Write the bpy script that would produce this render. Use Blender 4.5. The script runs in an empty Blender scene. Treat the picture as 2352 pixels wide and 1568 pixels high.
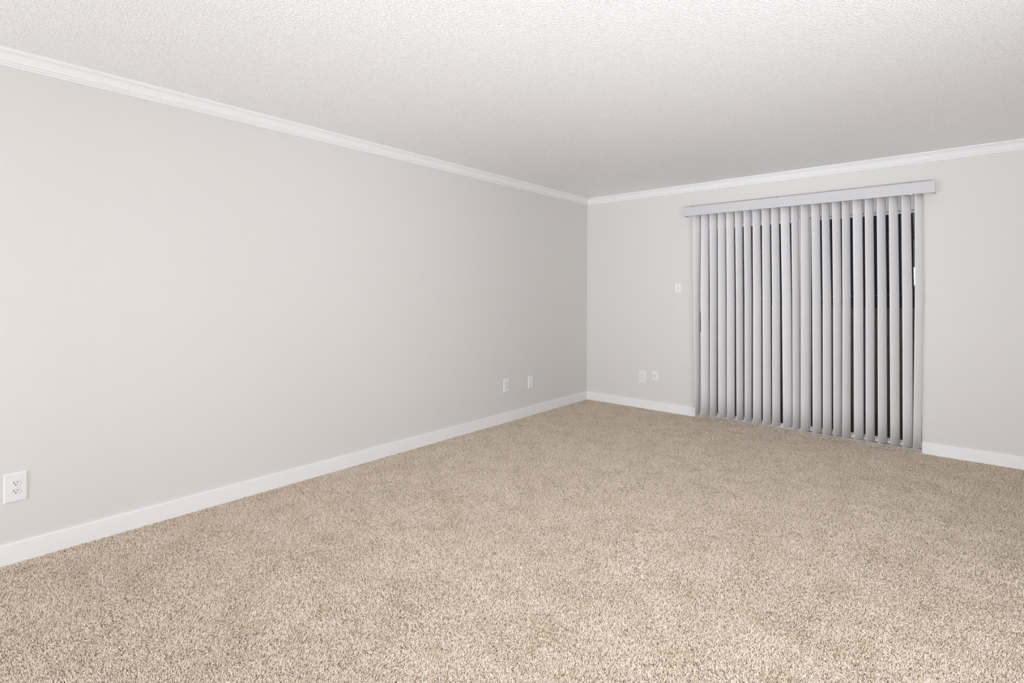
import bpy, bmesh, math, random
from mathutils import Vector, Matrix

random.seed(7)
S = bpy.context.scene
C = S.collection

# ------------------------------------------------------------------ camera
cam_d = bpy.data.cameras.new('camera')
cam = bpy.data.objects.new('camera', cam_d)
C.objects.link(cam)
cam_d.sensor_width = 36.0
cam_d.sensor_fit = 'HORIZONTAL'
cam_d.lens = 36.0 * 1179.22 / 2352.0
cam_d.shift_y = -(784.0 - 671.7) / 2352.0
cam_d.clip_start = 0.05
cam.matrix_world = (Matrix.Translation((3.4129, -5.3532, 1.2985))
                    @ Matrix.Rotation(0.7129, 4, 'Z')
                    @ Matrix.Rotation(math.radians(90), 4, 'X')
                    @ Matrix.Rotation(0.0028, 4, 'Z'))
S.camera = cam

# ------------------------------------------------------------------ night sky
w = bpy.data.worlds.new('night')
S.world = w
w.use_nodes = True
bg = w.node_tree.nodes['Background']
bg.inputs[0].default_value = (0.55, 0.52, 0.75, 1)
bg.inputs[1].default_value = 0.022

# ------------------------------------------------------------------ lights
WARM = (0.968, 1.0, 1.082)

def area(name, loc, target, size, power, col=(1, 1, 1), size_y=None, spread=180):
    d = bpy.data.lights.new(name, 'AREA')
    d.energy = power
    d.color = col
    d.size = size
    if size_y:
        d.shape = 'RECTANGLE'
        d.size_y = size_y
    d.spread = math.radians(spread)
    o = bpy.data.objects.new(name, d)
    C.objects.link(o)
    o.location = loc
    o.rotation_euler = (Vector(target) - Vector(loc)).to_track_quat('-Z', 'Y').to_euler()
    return o

# added unseen fill behind the camera: three bounce uplights, one broad; then the flash
area('bounce_fill', (4.3, -7.3, 0.35), (2.5, -1.4, 2.40), 0.5, 16.0, WARM, spread=104)
area('bounce_fill', (0.8, -7.3, 0.35), (1.9, -1.8, 2.40), 0.5, 16.0, WARM, spread=108)
area('bounce_fill', (4.3, -7.2, 0.35), (2.2, -0.6, 2.44), 0.5, 15.0, WARM, spread=70)
area('back_fill', (2.4, -7.5, 1.4), (2.4, 0.0, 1.4), 4.2, 34.0, WARM, size_y=2.0)
area('flash_front', (2.9, -5.7, 1.6), (1.4, 0.0, 1.2), 0.3, 10.0, WARM, spread=120)
# added unseen fill panel on the right, out of frame
area('side_fill', (4.7, -4.5, 1.4), (0.0, -4.5, 1.4), 2.0, 51.0, WARM, size_y=1.8)
# the lamp on the patio outside
pl = bpy.data.lights.new('patio_lamp', 'POINT')
pl.energy = 10.0
pl.color = (1.0, 0.90, 0.80)
pl.shadow_soft_size = 0.06
po = bpy.data.objects.new('patio_lamp', pl)
C.objects.link(po)
po.location = (4.1, 0.55, 2.2)

S.view_settings.view_transform = 'Standard'
S.view_settings.look = 'None'
S.view_settings.gamma = 1.0
S.view_settings.use_curve_mapping = False
S.view_settings.exposure = 0.08
S.cycles.max_bounces = 10
S.cycles.diffuse_bounces = 6
S.cycles.glossy_bounces = 3
S.cycles.use_adaptive_sampling = True
S.cycles.adaptive_threshold = 0.05
S.cycles.adaptive_min_samples = 16
S.cycles.transparent_max_bounces = 16
S.cycles.sample_clamp_indirect = 6.0

# ------------------------------------------------------------------ materials
def mat(name, col, rough=0.6, spec=0.4, metal=0.0):
    m = bpy.data.materials.new(name)
    m.use_nodes = True
    p = m.node_tree.nodes['Principled BSDF']
    p.inputs['Base Color'].default_value = (*col, 1)
    p.inputs['Roughness'].default_value = rough
    p.inputs['Specular IOR Level'].default_value = spec
    p.inputs['Metallic'].default_value = metal
    return m

def add_bump(m, layers, strength=0.5, dist=0.002):
    """layers: list of (scale, detail, weight) noise layers in metres-based object space."""
    nt = m.node_tree
    p = nt.nodes['Principled BSDF']
    tc = nt.nodes.new('ShaderNodeTexCoord')
    prev = None
    for sc, det, wt in layers:
        n = nt.nodes.new('ShaderNodeTexNoise')
        n.inputs['Scale'].default_value = sc
        n.inputs['Detail'].default_value = det
        nt.links.new(tc.outputs['Object'], n.inputs['Vector'])
        mu = nt.nodes.new('ShaderNodeMath')
        mu.operation = 'MULTIPLY_ADD'
        mu.inputs[1].default_value = wt
        nt.links.new(n.outputs['Fac'], mu.inputs[0])
        if prev is None:
            mu.inputs[2].default_value = 0
        else:
            nt.links.new(prev.outputs[0], mu.inputs[2])
        prev = mu
    b = nt.nodes.new('ShaderNodeBump')
    b.inputs['Strength'].default_value = strength
    b.inputs['Distance'].default_value = dist
    nt.links.new(prev.outputs[0], b.inputs['Height'])
    nt.links.new(b.outputs['Normal'], p.inputs['Normal'])
    return m

def add_mottle(m, c1, c2, scale, detail=3):
    nt = m.node_tree
    p = nt.nodes['Principled BSDF']
    tc = nt.nodes.new('ShaderNodeTexCoord')
    n = nt.nodes.new('ShaderNodeTexNoise')
    n.inputs['Scale'].default_value = scale
    n.inputs['Detail'].default_value = detail
    r = nt.nodes.new('ShaderNodeValToRGB')
    r.color_ramp.elements[0].position = 0.3
    r.color_ramp.elements[1].position = 0.7
    r.color_ramp.elements[0].color = (*c1, 1)
    r.color_ramp.elements[1].color = (*c2, 1)
    nt.links.new(tc.outputs['Object'], n.inputs['Vector'])
    nt.links.new(n.outputs['Fac'], r.inputs['Fac'])
    nt.links.new(r.outputs['Color'], p.inputs['Base Color'])
    return m

M = {}
M['wall'] = add_bump(mat('wall_paint', (0.70, 0.682, 0.652), 0.62, 0.3), [(55, 3, 1.0), (9, 2, 1.2)], 0.22, 0.0015)
cm = mat('ceiling_texture', (0.92, 0.915, 0.91), 0.42, 0.5)
nt = cm.node_tree
tc = nt.nodes.new('ShaderNodeTexCoord')
vo = nt.nodes.new('ShaderNodeTexVoronoi'); vo.feature = 'SMOOTH_F1'
vo.inputs['Scale'].default_value = 185.0; vo.inputs['Smoothness'].default_value = 0.6
no = nt.nodes.new('ShaderNodeTexNoise'); no.inputs['Scale'].default_value = 140.0; no.inputs['Detail'].default_value = 2.0
hm = nt.nodes.new('ShaderNodeMath'); hm.operation = 'SUBTRACT'
bp = nt.nodes.new('ShaderNodeBump'); bp.inputs['Strength'].default_value = 0.65; bp.inputs['Distance'].default_value = 0.004
sr = nt.nodes.new('ShaderNodeValToRGB')                    # grain of light and shade on the relief, put into the colour
sr.color_ramp.elements[0].position = 0.32; sr.color_ramp.elements[0].color = (0.84, 0.835, 0.83, 1)
sr.color_ramp.elements[1].position = 0.68; sr.color_ramp.elements[1].color = (0.97, 0.965, 0.96, 1)
for q in (vo, no):
    nt.links.new(tc.outputs['Object'], q.inputs['Vector'])
nt.links.new(no.outputs['Fac'], hm.inputs[0])
nt.links.new(vo.outputs['Distance'], hm.inputs[1])
nt.links.new(hm.outputs[0], bp.inputs['Height'])
nt.links.new(no.outputs['Fac'], sr.inputs['Fac'])
nt.links.new(sr.outputs['Color'], nt.nodes['Principled BSDF'].inputs['Base Color'])
nt.links.new(bp.outputs['Normal'], nt.nodes['Principled BSDF'].inputs['Normal'])
M['ceiling'] = cm
M['trim'] = mat('trim_paint', (0.84, 0.836, 0.832), 0.38, 0.45)
M['slat'] = add_bump(mat('slat_vinyl', (0.75, 0.737, 0.735), 0.42, 0.4), [(260, 2, 1.0)], 0.05, 0.0005)
M['valance'] = mat('valance_vinyl', (0.60, 0.597, 0.60), 0.35, 0.45)
M['plate'] = mat('plate_plastic', (0.80, 0.796, 0.792), 0.3, 0.5)
M['outlet'] = mat('outlet_plastic', (0.78, 0.77, 0.755), 0.3, 0.5)
M['slot'] = mat('slot_dark', (0.03, 0.025, 0.02), 0.6, 0.2)
M['screw'] = mat('screw_metal', (0.7, 0.7, 0.68), 0.35, 0.5, 0.3)
M['alu'] = mat('door_aluminium', (0.92, 0.92, 0.93), 0.3, 0.6, 0.0)
M['sill'] = add_mottle(mat('sill_metal', (0.5, 0.5, 0.5), 0.45, 0.5), (0.42, 0.41, 0.40), (0.62, 0.61, 0.60), 30)
M['jamb'] = add_mottle(mat('jamb_metal', (0.6, 0.6, 0.6), 0.45, 0.5), (0.68, 0.665, 0.64), (0.78, 0.765, 0.74), 18, 6)
M['handle'] = mat('handle_black', (0.03, 0.03, 0.032), 0.4, 0.5)
M['clip'] = mat('clip_plastic', (0.35, 0.35, 0.35), 0.3, 0.5)
M['rail'] = mat('headrail_metal', (0.7, 0.7, 0.7), 0.4, 0.5)
M['backing'] = mat('carpet_backing', (0.30, 0.235, 0.165), 1.0, 0.0)
M['stucco'] = add_bump(add_mottle(mat('patio_stucco', (0.3, 0.26, 0.22), 0.9, 0.1), (0.33, 0.265, 0.225), (0.41, 0.335, 0.285), 6), [(60, 3, 1)], 0.6, 0.004)
M['concrete'] = add_mottle(mat('patio_concrete', (0.2, 0.17, 0.15), 0.9, 0.1), (0.22, 0.185, 0.165), (0.30, 0.255, 0.23), 8)
M['leaf'] = add_mottle(mat('leaf_green', (0.06, 0.09, 0.04), 0.3, 0.6), (0.05, 0.08, 0.035), (0.10, 0.13, 0.07), 9)
M['bark'] = add_mottle(mat('tree_bark', (0.08, 0.06, 0.045), 0.9, 0.1), (0.05, 0.04, 0.03), (0.11, 0.085, 0.06), 25)
M['cable'] = mat('cable_white', (0.75, 0.75, 0.8), 0.4, 0.4)

g = bpy.data.materials.new('door_glass')
g.use_nodes = True
nt = g.node_tree
nt.nodes.clear()
go = nt.nodes.new('ShaderNodeOutputMaterial')
gm = nt.nodes.new('ShaderNodeMixShader')
gt = nt.nodes.new('ShaderNodeBsdfTransparent')
gt.inputs[0].default_value = (0.86, 0.88, 0.87, 1)
gg = nt.nodes.new('ShaderNodeBsdfGlossy')
gg.inputs['Roughness'].default_value = 0.02
gf = nt.nodes.new('ShaderNodeFresnel')
gf.inputs[0].default_value = 1.45
nt.links.new(gf.outputs[0], gm.inputs[0])
nt.links.new(gt.outputs[0], gm.inputs[1])
nt.links.new(gg.outputs[0], gm.inputs[2])
nt.links.new(gm.outputs[0], go.inputs[0])
M['glass'] = g

# carpet yarn: one colour per tuft
cy = mat('carpet_yarn', (0.6, 0.5, 0.4), 0.95, 0.05)
nt = cy.node_tree
oi = nt.nodes.new('ShaderNodeObjectInfo')
cr = nt.nodes.new('ShaderNodeValToRGB')
el = cr.color_ramp.elements
el[0].position, el[0].color = 0.0, (0.15, 0.11, 0.06, 1)  # dark brown flecks; shade between the yarns is put into this colour too
el[1].position, el[1].color = 1.0, (0.95, 0.85, 0.74, 1)
for ps, cl in ((0.14, (0.42, 0.335, 0.22, 1)), (0.27, (0.78, 0.675, 0.565, 1)), (0.7, (0.90, 0.80, 0.69, 1))):
    e = el.new(ps)
    e.color = cl
ge = nt.nodes.new('ShaderNodeNewGeometry')
fa = nt.nodes.new('ShaderNodeMath'); fa.operation = 'ADD'
fr_ = nt.nodes.new('ShaderNodeMath'); fr_.operation = 'FRACT'
nt.links.new(oi.outputs['Random'], fa.inputs[0])
nt.links.new(ge.outputs['Random Per Island'], fa.inputs[1])
nt.links.new(fa.outputs[0], fr_.inputs[0])
nt.links.new(fr_.outputs[0], cr.inputs['Fac'])
# slightly darker, olive patches a hand or two across
n1 = nt.nodes.new('ShaderNodeTexNoise'); n1.inputs['Scale'].default_value = 6.5; n1.inputs['Detail'].default_value = 4.0
n1.inputs['Roughness'].default_value = 0.62
r1 = nt.nodes.new('ShaderNodeValToRGB')
r1.color_ramp.elements[0].position = 0.33; r1.color_ramp.elements[0].color = (0.90, 0.885, 0.84, 1)
r1.color_ramp.elements[1].position = 0.54; r1.color_ramp.elements[1].color = (1, 1, 1, 1)
mx = nt.nodes.new('ShaderNodeMix'); mx.data_type = 'RGBA'; mx.blend_type = 'MULTIPLY'
mx.inputs[0].default_value = 1.0
nt.links.new(ge.outputs['Position'], n1.inputs['Vector'])
nt.links.new(n1.outputs['Fac'], r1.inputs['Fac'])
nt.links.new(cr.outputs['Color'], mx.inputs[6])
nt.links.new(r1.outputs['Color'], mx.inputs[7])
nt.links.new(mx.outputs[2], nt.nodes['Principled BSDF'].inputs['Base Color'])
M['yarn'] = cy

# ------------------------------------------------------------------ mesh helpers
def link(name, bm, m, parent=None, smooth=False, mats=None):
    bmesh.ops.recalc_face_normals(bm, faces=bm.faces)
    me = bpy.data.meshes.new(name)
    if smooth:
        for f in bm.faces:
            f.smooth = True
    bm.to_mesh(me)
    bm.free()
    for mm in (mats or [m]):
        me.materials.append(mm)
    o = bpy.data.objects.new(name, me)
    C.objects.link(o)
    if parent is not None:
        o.parent = parent
    return o

def box(bm, x0, x1, y0, y1, z0, z1, bev=0.0, seg=2):
    r = bmesh.ops.create_cube(bm, size=1.0)
    vs = r['verts']
    for v in vs:
        v.co = Vector((x0 + (v.co.x + .5) * (x1 - x0), y0 + (v.co.y + .5) * (y1 - y0), z0 + (v.co.z + .5) * (z1 - z0)))
    if bev > 0:
        es = list({e for v in vs for e in v.link_edges})
        bmesh.ops.bevel(bm, geom=es, offset=bev, segments=seg, affect='EDGES', profile=0.5)

def prism(bm, pts, offset):
    """closed outline pts (3-D) extruded by the vector offset."""
    a = [bm.verts.new(p) for p in pts]
    b = [bm.verts.new(Vector(p) + Vector(offset)) for p in pts]
    bm.faces.new(a)
    bm.faces.new(list(reversed(b)))
    n = len(pts)
    for i in range(n):
        j = (i + 1) % n
        bm.faces.new((a[i], b[i], b[j], a[j]))

def cyl(bm, c, axis, r0, r1, h, n=16):
    axis = Vector(axis).normalized()
    q = Vector((0, 0, 1)).rotation_difference(axis).to_matrix().to_4x4()
    mtx = Matrix.Translation(Vector(c) + axis * h / 2) @ q
    bmesh.ops.create_cone(bm, cap_ends=True, segments=n, radius1=r0, radius2=r1, depth=h, matrix=mtx)

def tube(bm, pts, r, n=6):
    rings = []
    for i, p in enumerate(pts):
        p = Vector(p)
        d = (Vector(pts[min(i + 1, len(pts) - 1)]) - Vector(pts[max(i - 1, 0)])).normalized()
        u = d.orthogonal().normalized()
        v = d.cross(u)
        rr = r[i] if isinstance(r, (list, tuple)) else r
        rings.append([bm.verts.new(p + (u * math.cos(2 * math.pi * k / n) + v * math.sin(2 * math.pi * k / n)) * rr) for k in range(n)])
    for a, b in zip(rings, rings[1:]):
        for k in range(n):
            bm.faces.new((a[k], a[(k + 1) % n], b[(k + 1) % n], b[k]))
    bm.faces.new(rings[0])
    bm.faces.new(list(reversed(rings[-1])))

def empty(name, loc=(0, 0, 0)):
    o = bpy.data.objects.new(name, None)
    o.empty_display_size = 0.1
    C.objects.link(o)
    o.location = loc
    return o

def tag(o, label=None, cat=None, group=None, kind=None):
    if label: o['label'] = label
    if cat: o['category'] = cat
    if group: o['group'] = group
    if kind: o['kind'] = kind
    return o

def struct(o, label=None):
    o['kind'] = 'structure'
    if label: o['label'] = label
    return o

# ------------------------------------------------------------------ room shell
H = 2.44          # ceiling height
XR = 4.75         # right wall (out of frame)
YF = -7.6         # wall behind the camera
T = 0.12          # wall thickness
OX0, OX1, OZ = 1.343, 3.223, 2.005   # door opening in the far wall

bm = bmesh.new()
prism(bm, [(-T, 0, -0.05), (OX0, 0, -0.05), (OX0, 0, OZ), (OX1, 0, OZ), (OX1, 0, -0.05), (XR + T, 0, -0.05), (XR + T, 0, H), (-T, 0, H)], (0, T, 0))
struct(link('wall_back', bm, M['wall']), 'pale greige painted far wall around the patio door')
bm = bmesh.new()
box(bm, -T, 0, YF, 0, -0.05, H)
struct(link('wall_left', bm, M['wall']), 'long pale greige painted wall on the left')
bm = bmesh.new()
box(bm, XR, XR + T, YF, 0, -0.05, H)
struct(link('wall_right', bm, M['wall']), 'pale greige wall out of frame on the right')
bm = bmesh.new()
box(bm, -T, XR + T, YF - T, YF, -0.05, H)
struct(link('wall_front', bm, M['wall']), 'pale greige wall behind the camera')
bm = bmesh.new()
box(bm, -T, XR + T, YF - T, T, H, H + 0.1)
struct(link('ceiling', bm, M['ceiling']), 'white ceiling with fine knockdown texture')
bm = bmesh.new()
box(bm, -T, XR + T, YF - T, T, -0.1, -0.009)
struct(link('floor', bm, M['backing']), 'brown carpet backing under the pile')

# crown moulding: profile (distance from wall, height below ceiling)
CROWN = [(0.0, -0.0764), (0.011, -0.0764), (0.0135, -0.0735), (0.0135, -0.0690), (0.0105, -0.0665),
         (0.0150, -0.0645), (0.0175, -0.0610), (0.0170, -0.0570), (0.0135, -0.0545), (0.0180, -0.0520),
         (0.0235, -0.0400), (0.0310, -0.0270), (0.0385, -0.0190), (0.0365, -0.0165), (0.0420, -0.0145),
         (0.0490, -0.0080), (0.0517, -0.0030), (0.0517, 0.0), (0.0, 0.0)]

def crown(name, p0, p1, into, m0, m1):
    """run from p0 to p1 along the wall; 'into' points into the room; m0/m1 mitre signs."""
    bm = bmesh.new()
    p0, p1, into = Vector(p0), Vector(p1), Vector(into)
    d = (p1 - p0).normalized()
    a = [bm.verts.new(p0 + into * o + Vector((0, 0, z)) + d * o * m0) for o, z in CROWN]
    b = [bm.verts.new(p1 + into * o + Vector((0, 0, z)) - d * o * m1) for o, z in CROWN]
    n = len(CROWN)
    for i in range(n):
        j = (i + 1) % n
        bm.faces.new((a[i], b[i], b[j], a[j]))
    bm.faces.new(a)
    bm.faces.new(list(reversed(b)))
    return bm

# the left run is two lengths meeting in a scarf joint near the corner
o = link('trim_1', crown('c', (0, YF, H), (0, -0.868, H), (1, 0, 0), 0, 0), M['trim'])
struct(o, 'long white crown moulding along the left wall')
o = link('trim_2', crown('c', (0, -0.8665, H), (0, 0, H), (1, 0, 0), 0, 1), M['trim'])
struct(o, 'short end length of crown moulding on the left wall by the corner')
o = link('trim_3', crown('c', (0, 0, H), (XR, 0, H), (0, -1, 0), 1, 0), M['trim'])
struct(o, 'white crown moulding along the far wall')

# baseboards: flat board with an eased top edge
BASE = [(0, -0.009), (0.012, -0.009), (0.012, 0.0925), (0.0112, 0.0952), (0.0085, 0.0966), (0, 0.0966)]
bm = bmesh.new()
prism(bm, [(o_, YF, z) for o_, z in BASE], (0, -YF, 0))
struct(link('baseboard_left', bm, M['trim']), 'white baseboard along the left wall')
bm = bmesh.new()
prism(bm, [(0.012, -o_, z) for o_, z in BASE], (1.348 - 0.012, 0, 0))
struct(link('baseboard_back', bm, M['trim']), 'white baseboard on the far wall between corner and patio door')
bm = bmesh.new()
prism(bm, [(3.2065, -o_, z) for o_, z in BASE], (XR - 3.2065, 0, 0))
struct(link('baseboard_right', bm, M['trim']), 'white baseboard on the far wall right of the patio door')

# ------------------------------------------------------------------ patio door
door = struct(empty('door_1', (OX0, 0.06, 0)), 'white aluminium sliding patio door behind the vertical blind')
def dpart(name, bm, m, parent=None, label=None, smooth=False):
    o = link(name, bm, m, None, smooth)
    o.parent = parent or door
    o.matrix_parent_inverse = Matrix.Translation(-Vector((OX0, 0.06, 0)))
    if label: o['label'] = label
    return o
def dsub(name, bm, m, parent, label=None):
    o = link(name, bm, m, parent)
    if label: o['label'] = label
    return o
bm = bmesh.new()                                       # head with two track lips
box(bm, OX0 + .017, OX1 - .016, 0.006, 0.112, 2.0005, OZ)
box(bm, OX0 + .017, OX1 - .016, 0.050, 0.054, 1.9955, 2.0005)
box(bm, OX0 + .017, OX1 - .016, 0.100, 0.112, 1.985, 2.0005)
dpart('head_track', bm, M['alu'])
bm = bmesh.new()
box(bm, OX0, OX0 + 0.017, 0.004, 0.112, 0.028, OZ)
dpart('jamb', bm, M['jamb'])
bm = bmesh.new()
box(bm, OX1 - 0.016, OX1, 0.006, 0.112, 0.028, OZ)
box(bm, OX1 - 0.016, OX1 - 0.013, 0.003, 0.006, 0.028, OZ)
dpart('jamb', bm, M['jamb'], label='scuffed aluminium jamb')
bm = bmesh.new()
box(bm, OX0, OX1, 0.0, 0.112, -0.009, 0.018)
box(bm, OX0, OX1, -0.004, 0.004, -0.009, 0.0275, 0.001, 1)
box(bm, OX0, OX1, 0.050, 0.054, 0.018, 0.027)
box(bm, OX0, OX1, 0.102, 0.112, 0.018, 0.03)
dpart('threshold', bm, M['sill'], label='grey metal track sill')

def panel(name, x0, x1, y0, y1, z0, z1, sl, sr, rb, rt, label):
    bm = bmesh.new()
    box(bm, x0, x0 + sl, y0, y1, z0, z1, 0.0015, 1)
    box(bm, x1 - sr, x1, y0, y1, z0, z1, 0.0015, 1)
    box(bm, x0 + sl, x1 - sr, y0 + .002, y1 - .002, z0, z0 + rb, 0.0015, 1)
    box(bm, x0 + sl, x1 - sr, y0 + .002, y1 - .002, z1 - rt, z1, 0.0015, 1)
    p = dpart(name, bm, M['alu'], label=label)
    bm = bmesh.new()
    ym = (y0 + y1) / 2
    box(bm, x0 + sl - .004, x1 - sr + .004, ym - .002, ym + .002, z0 + rb - .004, z1 - rt + .004)
    dsub('glass_pane', bm, M['glass'], p)
    return p
slide = panel('sliding_panel', 1.362, 2.346, 0.016, 0.044, 0.020, 1.997, 0.072, 0.048, 0.043, 0.0355, 'sliding leaf nearer the room')
fixed = panel('fixed_panel', 2.336, 3.2085, 0.058, 0.088, 0.020, 1.9905, 0.060, 0.004, 0.047, 0.018, 'fixed leaf set further out')
bm = bmesh.new()
box(bm, 1.383, 1.393, -0.012, 0.0165, 0.93, 1.066, 0.003, 2)
box(bm, 1.380, 1.396, 0.008, 0.0165, 0.896, 1.102, 0.002, 1)
dsub('handle', bm, M['handle'], slide, 'black pull handle')

# ------------------------------------------------------------------ vertical blind
blind = tag(empty('vertical_blind', (2.27, -0.07, 0)), 'white vertical blind with half-turned slats and flat valance over the patio door', 'blind')
BO = Matrix.Translation(-Vector((2.27, -0.07, 0)))
def bpart(name, bm, m, smooth=False, label=None, parent=None):
    o = link(name, bm, m, parent or blind, smooth)
    if parent is None:
        o.matrix_parent_inverse = BO
    if label: o['label'] = label
    return o
VX0, VX1, VY, VZ0, VZ1 = 1.2617, 3.2850, -0.120, 2.0990, 2.1930
bm = bmesh.new()
# face with rolled edges, top and two returns, in one U-shaped shell
face = [(VY + 0.0000, VZ0 + 0.004), (VY + 0.0000, VZ1 - 0.003), (VY + 0.001, VZ1 - 0.001), (VY + 0.004, VZ1),
        (VY + 0.010, VZ1), (VY + 0.010, VZ1 - 0.0025), (VY + 0.0035, VZ1 - 0.0035), (VY + 0.0030, VZ0 + 0.0055),
        (VY + 0.0045, VZ0 + 0.0035), (VY + 0.008, VZ0 + 0.0035), (VY + 0.008, VZ0), (VY + 0.003, VZ0), (VY + 0.001, VZ0 + 0.0012)]
prism(bm, [(VX0, y, z) for y, z in face], (VX1 - VX0, 0, 0))
val = bpart('valance', bm, M['valance'], label='flat white vinyl valance')
for xa in (VX0 - 0.0025, VX1 - 0.0005):
    bm = bmesh.new()
    box(bm, xa, xa + 0.003, VY + 0.0004, 0.0, VZ0, VZ1 - 0.0005)
    bpart('valance_return', bm, M['valance'], parent=val)
for xc in (1.348, 2.151, 3.132):
    bm = bmesh.new()
    box(bm, xc - 0.009, xc + 0.009, VY - 0.0015, VY + 0.012, VZ1 - 0.004, VZ1 + 0.003, 0.0008, 1)
    bpart('valance_clip', bm, M['clip'], parent=val, label='small grey clip')
bm = bmesh.new()
box(bm, 3.126, 3.143, VY - 0.0025, VY + 0.012, VZ0 - 0.003, VZ0 + 0.005, 0.0008, 1)
bpart('valance_clip', bm, M['plate'], parent=val, label='small white clip')
bm = bmesh.new()
box(bm, 1.30, 3.265, -0.092, -0.048, 2.135, 2.172, 0.003, 2)
for xb in (1.40, 2.27, 3.15):
    box(bm, xb - 0.012, xb + 0.012, -0.075, 0.0, 2.172, 2.177)
    box(bm, xb - 0.012, xb + 0.012, -0.003, 0.0, 2.14, 2.177)
bpart('headrail', bm, M['rail'])

# one row per slat: centre x and turn (degrees) at top, middle, bottom; height of the lower end
SLATS = [
    (1.3802, 52.0, 1.3823, 64.5, 1.3960, 76.0, 0.0469),
    (1.4658, 50.5, 1.4637, 37.0, 1.4768, 50.5, 0.0454),
    (1.5492, 53.0, 1.5542, 57.0, 1.5564, 59.0, 0.0472),
    (1.6328, 52.0, 1.6377, 49.5, 1.6430, 47.0, 0.0484),
    (1.7146, 50.5, 1.7230, 51.5, 1.7274, 49.0, 0.0471),
    (1.7973, 58.0, 1.8072, 60.5, 1.8158, 59.0, 0.0495),
    (1.8778, 58.0, 1.8883, 56.5, 1.8910, 58.0, 0.0487),
    (1.9608, 54.5, 1.9694, 47.0, 1.9725, 45.5, 0.0447),
    (2.0451, 52.5, 2.0531, 48.5, 2.0602, 49.5, 0.0478),
    (2.1256, 54.5, 2.1363, 52.0, 2.1406, 51.5, 0.0490),
    (2.2103, 45.0, 2.2246, 40.5, 2.2366, 42.0, 0.0524),
    (2.2924, 59.5, 2.3034, 58.5, 2.3102, 58.0, 0.0497),
    (2.3745, 53.5, 2.3800, 48.0, 2.3808, 47.5, 0.0462),
    (2.4595, 51.0, 2.4691, 48.5, 2.4765, 47.0, 0.0496),
    (2.5380, 57.5, 2.5498, 49.0, 2.5553, 48.0, 0.0488),
    (2.6189, 53.0, 2.6281, 51.0, 2.6333, 52.5, 0.0498),
    (2.6910, 55.5, 2.6973, 52.5, 2.6986, 52.0, 0.0482),
    (2.7745, 44.5, 2.7824, 44.5, 2.7884, 43.5, 0.0511),
    (2.8569, 52.5, 2.8649, 50.0, 2.8689, 50.5, 0.0496),
    (2.9401, 53.5, 2.9486, 48.0, 2.9547, 49.5, 0.0506),
    (3.0234, 50.0, 3.0317, 46.0, 3.0387, 48.0, 0.0488),
    (3.1067, 50.5, 3.1166, 43.0, 3.1219, 45.5, 0.0511),
    (3.1888, 56.0, 3.1932, 52.0, 3.1825, 55.5, 0.0498),
]
YT, SW, SAG, TH = -0.07, 0.089, 0.0065, 0.0011
def lerp3(z, zb, vt, vm, vb):
    if z >= 2.0: return vt
    if z >= 1.27:
        t = (z - 1.27) / (2.0 - 1.27)
        return vm + (vt - vm) * t
    t = (z - zb) / (1.27 - zb)
    return vb + (vm - vb) * t
NS = 10
for xt, at, xm, am, xb, ab, zb in SLATS:
    bm = bmesh.new()
    am = 0.25 * at + 0.5 * am + 0.25 * ab
    zs = [2.125, 2.0, 1.8, 1.55, 1.27, 0.95, 0.6, 0.3, zb]
    rows = []
    for z in zs:
        cx = lerp3(z, zb, xt, xm, xb)
        al = math.radians(lerp3(z, zb, at, am, ab))
        d = Vector((math.cos(al), math.sin(al), 0))
        n = Vector((math.sin(al), -math.cos(al), 0))
        fr, bk = [], []
        for k in range(NS + 1):
            u = k / NS * 2 - 1
            base = Vector((cx, YT, z)) + d * (u * SW / 2) + n * (SAG * (1 - u * u) - SAG * 0.5)
            fr.append(bm.verts.new(base))
            bk.append(bm.verts.new(base - n * TH))
        rows.append((fr, bk))
    for (f0, b0), (f1, b1) in zip(rows, rows[1:]):
        for k in range(NS):
            bm.faces.new((f0[k], f0[k + 1], f1[k + 1], f1[k]))
            bm.faces.new((b0[k + 1], b0[k], b1[k], b1[k + 1]))
        bm.faces.new((f0[0], f1[0], b1[0], b0[0]))
        bm.faces.new((f0[NS], b0[NS], b1[NS], f1[NS]))
    for (f, b), flip in ((rows[0], False), (rows[-1], True)):
        for k in range(NS):
            bm.faces.new((f[k], b[k], b[k + 1], f[k + 1]) if not flip else (f[k + 1], b[k + 1], b[k], f[k]))
    # hanger stem up into the headrail
    cyl(bm, (xt, YT, 2.12), (0, 0, 1), 0.002, 0.002, 0.018, 6)
    o = bpart('slat', bm, M['slat'])
    for p in o.data.polygons:
        p.use_smooth = abs(p.normal.z) < 0.5 and p.area > 3e-4
# ------------------------------------------------------------------ wall plates
# local frame of a plate: u to the right on the wall, v up, n out of the wall
def plate_root(name, origin, wall, label, cat, group=None):
    r = empty(name, origin)
    if wall == 'left':                                  # looking at the left wall, right is +y
        r.rotation_euler = (math.radians(90), 0, math.radians(90))
    else:                                               # far wall, right is +x
        r.rotation_euler = (math.radians(90), 0, 0)
    tag(r, label, cat, group)
    return r

def plate_mesh(w_, h_, t_=0.0055):
    bm = bmesh.new()
    pts = [(-w_ / 2, -h_ / 2), (w_ / 2, -h_ / 2), (w_ / 2, h_ / 2), (-w_ / 2, h_ / 2)]
    lv = [(0, 0), (0, t_ * 0.35), (0.0022, t_ * 0.85), (0.005, t_)]
    rings = []
    for ins, z in lv:
        rings.append([bm.verts.new((x - math.copysign(ins, x), y - math.copysign(ins, y), z)) for x, y in pts])
    for a, b in zip(rings, rings[1:]):
        for k in range(4):
            bm.faces.new((a[k], a[(k + 1) % 4], b[(k + 1) % 4], b[k]))
    bm.faces.new(rings[-1])
    bm.faces.new(list(reversed(rings[0])))
    return bm

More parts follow.
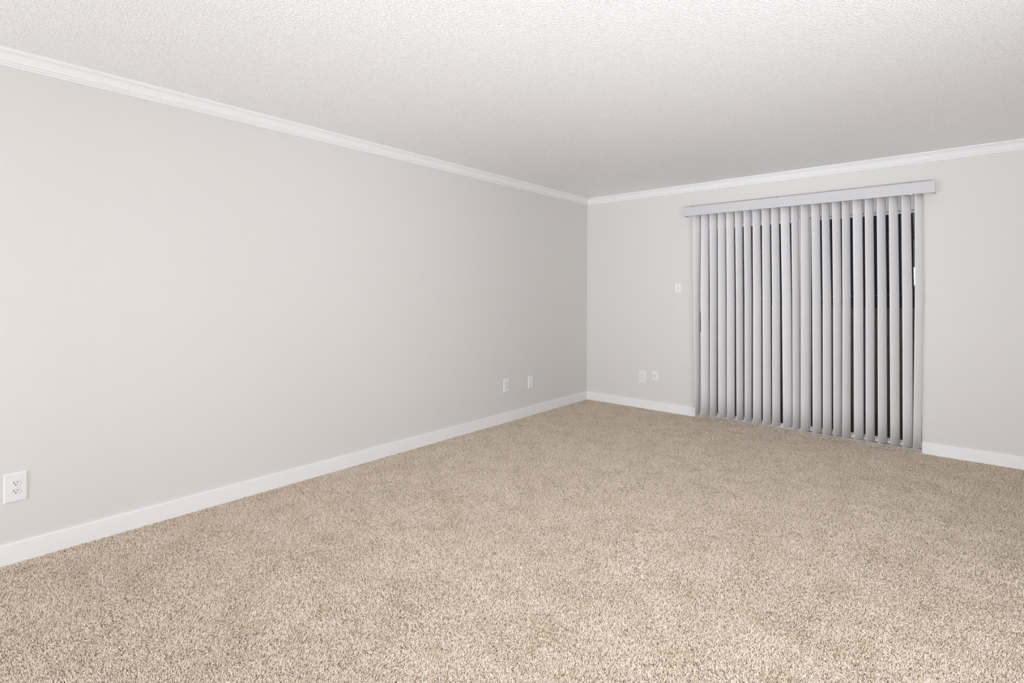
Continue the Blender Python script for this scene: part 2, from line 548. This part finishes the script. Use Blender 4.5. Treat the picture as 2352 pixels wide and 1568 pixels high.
def screw(parent, y, z):
    bm = bmesh.new()
    cyl(bm, (0, y, z), (0, 0, 1), 0.0032, 0.0026, 0.0012, 10)
    o = link('screw', bm, M['plate'], parent)
    return o

def receptacle(parent, yc, z):
    """rounded duplex face with two blade slots and a ground hole."""
    bm = bmesh.new()
    pts = []
    R, cut = 0.0172, 0.0142
    for k in range(32):
        a = 2 * math.pi * k / 32
        x, y = R * math.cos(a), R * math.sin(a)
        y = max(-cut, min(cut, y))
        pts.append((x, yc + y, z))
    prism(bm, pts, (0, 0, 0.0022))
    f = link('receptacle', bm, M['outlet'], parent)
    zt = z + 0.0022
    for dx, hh in ((-0.0063, 0.0085), (0.0063, 0.0068)):
        bm = bmesh.new()
        box(bm, dx - 0.0012, dx + 0.0012, yc + 0.0045 - hh / 2, yc + 0.0045 + hh / 2, zt - 0.001, zt + 0.0003)
        link('slot', bm, M['slot'], f)
    bm = bmesh.new()
    pts = [(0.0026 * math.cos(a), yc - 0.0066 + 0.0026 * math.sin(a), zt - 0.001) for a in [math.pi * k / 8 for k in range(9)]]
    pts += [(-0.0026, yc - 0.0086, zt - 0.001), (0.0026, yc - 0.0086, zt - 0.001)]
    prism(bm, pts, (0, 0, 0.0013))
    link('ground_hole', bm, M['slot'], f)

def duplex(origin, wall, w_, h_, label, dv=0.0):
    r = plate_root('wall_outlet', origin, wall, label, 'outlet')
    link('cover_plate', plate_mesh(w_, h_), M['plate'], r)
    receptacle(r, 0.0195 + dv, 0.0052)
    receptacle(r, -0.0195 + dv, 0.0052)
    screw(r, dv, 0.0052)
    return r

duplex((0, -5.0457, 0.3590), 'left', 0.0825, 0.1385, 'large white duplex outlet low on the left wall nearest the camera')
duplex((0, -1.4898, 0.3678), 'left', 0.0800, 0.1330, 'white duplex outlet low on the left wall beside the blank plate near the corner')
duplex((0.7372, 0, 0.3520), 'back', 0.0865, 0.1330, 'white duplex outlet low on the far wall left of the cable jack')

r = plate_root('blank_plate', (0, -1.1028, 0.3510), 'left', 'blank white wall plate low on the left wall nearest the corner', 'wall plate')
link('cover_plate', plate_mesh(0.0760, 0.1250, 0.0065), M['plate'], r)
screw(r, 0.030, 0.0062)
screw(r, -0.030, 0.0062)

r = plate_root('cable_jack', (0.8870, 0, 0.3790), 'back', 'white wall plate with a small dark cable jack low on the far wall', 'cable jack')
link('cover_plate', plate_mesh(0.0715, 0.1075, 0.0055), M['plate'], r)
bm = bmesh.new()
cyl(bm, (0, 0, 0.005), (0, 0, 1), 0.0062, 0.0062, 0.003, 6)
link('nut', bm, M['screw'], r)
bm = bmesh.new()
cyl(bm, (0, 0, 0.005), (0, 0, 1), 0.0045, 0.0045, 0.009, 12)
link("connector", bm, M["slot"], r)
screw(r, 0.041, 0.0052)
screw(r, -0.041, 0.0052)

r = plate_root('light_switch', (1.1505, 0, 1.3500), 'back', 'white toggle light switch on the far wall beside the blind', 'light switch')
link('cover_plate', plate_mesh(0.0710, 0.1080, 0.0060), M['plate'], r)
bm = bmesh.new()
box(bm, -0.0055, 0.0055, -0.012, 0.012, 0.0050, 0.0068)
link('switch_frame', bm, M['clip'], r)
bm = bmesh.new()
prism(bm, [(-0.0045, -0.009, 0.0065), (-0.0045, 0.009, 0.0065), (-0.0045, 0.0085, 0.0150), (-0.0045, 0.0035, 0.0150)], (0.009, 0, 0))
link('toggle', bm, M['plate'], r)
screw(r, 0.030, 0.0057)
screw(r, -0.030, 0.0057)

# ------------------------------------------------------------------ patio outside
bm = bmesh.new()
box(bm, -0.6, 6.2, T, 1.5, -0.12, -0.02)
struct(link('patio_floor', bm, M['concrete']), 'dark concrete patio floor outside the door')
bm = bmesh.new()
box(bm, -0.6, 6.2, 1.5, 1.62, -0.12, 1.105)
box(bm, -0.6, 6.2, 1.48, 1.64, 1.105, 1.14)
box(bm, -0.6, 6.2, 1.478, 1.5, -0.02, 0.085)
struct(link('patio_wall', bm, M['stucco']), 'waist-high brown stucco patio wall outside the door')

tree = tag(empty('tree', (1.0, 3.3, -0.12)), 'leafy dark tree outside beyond the patio wall', 'tree')
bm = bmesh.new()
tube(bm, [(0, 0, 0), (0.04, 0.02, 0.8), (-0.02, 0.05, 1.5), (0.05, 0.02, 2.2), (0.1, 0.05, 2.9)], [0.07, 0.06, 0.05, 0.035, 0.015], 8)
tube(bm, [(0.0, 0.04, 1.5), (0.25, 0.0, 1.95), (0.5, -0.1, 2.3)], [0.03, 0.02, 0.008], 6)
tube(bm, [(0.0, 0.04, 1.7), (-0.3, -0.1, 2.1), (-0.55, -0.05, 2.5)], [0.03, 0.02, 0.008], 6)
link('trunk', bm, M['bark'], tree)
bm = bmesh.new()
rl = random.Random(3)
for k in range(1500):
    while True:
        q = Vector((rl.uniform(-1, 1), rl.uniform(-1, 1), rl.uniform(-1, 1)))
        if 0.3 < q.length < 1: break
    c = Vector((q.x * 0.85, q.y * 0.6, 2.45 + q.z * 0.75))
    L = rl.uniform(0.05, 0.09)
    d = Vector((rl.uniform(-1, 1), rl.uniform(-1, 1), rl.uniform(-1, 0.3))).normalized()
    s_ = d.orthogonal().normalized()
    s_ = (Matrix.Rotation(rl.uniform(0, 6.28), 3, d) @ s_) * L * 0.22
    up = d.cross(s_).normalized() * L * 0.06
    v = [bm.verts.new(p) for p in (c, c + d * L * .5 + s_, c + d * L, c + d * L * .5 - s_, c + d * L * .5 + up)]
    for a, b in ((0, 1), (1, 2), (2, 3), (3, 0)):
        bm.faces.new((v[a], v[b], v[4]))
o = link('foliage', bm, M['leaf'], tree)
o['kind'] = 'stuff'

bm = bmesh.new()
tube(bm, [(-0.2, 2.6, 1.18), (1.2, 2.55, 1.215), (2.6, 2.5, 1.27), (3.9, 2.45, 1.345), (5.4, 2.4, 1.45)], 0.004, 6)
tag(link('cable', bm, M['cable']), 'thin pale cable strung outside above the patio wall', 'cable')

# ------------------------------------------------------------------ carpet pile
bm = bmesh.new()
X0, X1, Y0, Y1 = 0.012, XR, -6.0, -0.004
bm.faces.new([bm.verts.new((x, y, -0.0085)) for x, y in ((X0, Y0), (1.6, Y0), (X1, -3.3), (X1, -0.012), (3.2065, -0.012), (3.2065, -0.055), (1.348, -0.055), (1.348, -0.012), (X0, -0.012))])
# the edge of the carpet rides up against the door sill
bm.faces.new([bm.verts.new(p) for p in ((1.348, -0.055, -0.0085), (3.2065, -0.055, -0.0085), (3.2065, -0.006, 0.013), (1.348, -0.006, 0.013))])
carpet = link('carpet', bm, M['yarn'])
tag(carpet, 'beige speckled cut-pile carpet covering the whole floor', 'carpet', kind='stuff')

ng = bpy.data.node_groups.new('carpet_pile', 'GeometryNodeTree')
ng.interface.new_socket('Geometry', in_out='INPUT', socket_type='NodeSocketGeometry')
ng.interface.new_socket('Geometry', in_out='OUTPUT', socket_type='NodeSocketGeometry')
N = ng.nodes
def nn(t, **kw):
    x = N.new(t)
    for k, v in kw.items():
        setattr(x, k, v)
    return x
gi, gout = nn('NodeGroupInput'), nn('NodeGroupOutput')
dist = nn('GeometryNodeDistributePointsOnFaces', distribute_method='POISSON')
dist.inputs['Distance Min'].default_value = 0.0048
dist.inputs['Density Max'].default_value = 60000.0
# one cut yarn: a tapered cone bent sideways with height
cone = nn('GeometryNodeMeshCone', fill_type='TRIANGLE_FAN')
cone.inputs['Vertices'].default_value = 4
cone.inputs['Side Segments'].default_value = 2
cone.inputs['Radius Top'].default_value = 0.0008
cone.inputs['Radius Bottom'].default_value = 0.0014
cone.inputs['Depth'].default_value = 0.0090
ps = nn('GeometryNodeInputPosition')
sx = nn('ShaderNodeSeparateXYZ')
mu = nn('ShaderNodeMath', operation='POWER'); mu.inputs[1].default_value = 2.0
mu2 = nn('ShaderNodeMath', operation='MULTIPLY'); mu2.inputs[1].default_value = 40.0
cx_ = nn('ShaderNodeCombineXYZ')
sp = nn('GeometryNodeSetPosition')
ng.links.new(ps.outputs[0], sx.inputs[0])
ng.links.new(sx.outputs['Z'], mu.inputs[0])
ng.links.new(mu.outputs[0], mu2.inputs[0])
ng.links.new(mu2.outputs[0], cx_.inputs['X'])
ng.links.new(cone.outputs['Mesh'], sp.inputs['Geometry'])
ng.links.new(cx_.outputs[0], sp.inputs['Offset'])
# a tuft is seven such yarns splayed apart
jn = nn('GeometryNodeJoinGeometry')
rt = random.Random(11)
for k in range(7):
    tf = nn('GeometryNodeTransform')
    an = k * 2.399
    rr = 0.0026 * math.sqrt(k + 0.3)
    tf.inputs['Translation'].default_value = (rr * math.cos(an), rr * math.sin(an), rt.uniform(-0.001, 0.001))
    tf.inputs['Rotation'].default_value = (rt.uniform(-0.65, 0.65), rt.uniform(-0.65, 0.65), rt.uniform(0, 6.28))
    sc_ = rt.uniform(0.8, 1.2)
    tf.inputs['Scale'].default_value = (sc_, sc_, rt.uniform(0.85, 1.15))
    ng.links.new(sp.outputs[0], tf.inputs['Geometry'])
    ng.links.new(tf.outputs[0], jn.inputs[0])
sm = nn('GeometryNodeSetMaterial')
sm.inputs['Material'].default_value = M['yarn']
ng.links.new(jn.outputs[0], sm.inputs['Geometry'])
# lay of the pile: random lean plus a slowly wandering sweep
rv = nn('FunctionNodeRandomValue', data_type='FLOAT_VECTOR')
rv.inputs['Min'].default_value = (-0.35, -0.35, 0.7)
rv.inputs['Max'].default_value = (0.35, 0.35, 1.0)
noi = nn('ShaderNodeTexNoise')
noi.inputs['Scale'].default_value = 2.6
noi.inputs['Detail'].default_value = 3.0
ps2 = nn('GeometryNodeInputPosition')
ng.links.new(ps2.outputs[0], noi.inputs['Vector'])
sub = nn('ShaderNodeVectorMath', operation='SUBTRACT'); sub.inputs[1].default_value = (0.5, 0.5, 0.5)
mul = nn('ShaderNodeVectorMath', operation='MULTIPLY'); mul.inputs[1].default_value = (2.6, 2.6, 0.0)
add = nn('ShaderNodeVectorMath', operation='ADD')
ng.links.new(noi.outputs['Color'], sub.inputs[0])
ng.links.new(sub.outputs[0], mul.inputs[0])
ng.links.new(rv.outputs[0], add.inputs[0])
ng.links.new(mul.outputs[0], add.inputs[1])
al_ = nn('FunctionNodeAlignRotationToVector', axis='Z')
ng.links.new(add.outputs[0], al_.inputs['Vector'])
rs = nn('FunctionNodeRandomValue', data_type='FLOAT')
rs.inputs[2].default_value = 0.75
rs.inputs[3].default_value = 1.2
inst = nn('GeometryNodeInstanceOnPoints')
ng.links.new(gi.outputs[0], dist.inputs['Mesh'])
ng.links.new(dist.outputs['Points'], inst.inputs['Points'])
ng.links.new(sm.outputs[0], inst.inputs['Instance'])
spin = nn('FunctionNodeRotateRotation', rotation_space='LOCAL')
rz_ = nn('FunctionNodeRandomValue', data_type='FLOAT')
rz_.inputs[3].default_value = 6.2832
rz_.inputs['Seed'].default_value = 5
cz_ = nn('ShaderNodeCombineXYZ')
e2r = nn('FunctionNodeEulerToRotation')
ng.links.new(rz_.outputs[1], cz_.inputs['Z'])
ng.links.new(cz_.outputs[0], e2r.inputs[0])
ng.links.new(al_.outputs[0], spin.inputs[0])
ng.links.new(e2r.outputs[0], spin.inputs[1])
ng.links.new(spin.outputs[0], inst.inputs['Rotation'])
ng.links.new(rs.outputs[1], inst.inputs['Scale'])
ng.links.new(inst.outputs[0], gout.inputs[0])
md = carpet.modifiers.new('pile', 'NODES')
md.node_group = ng
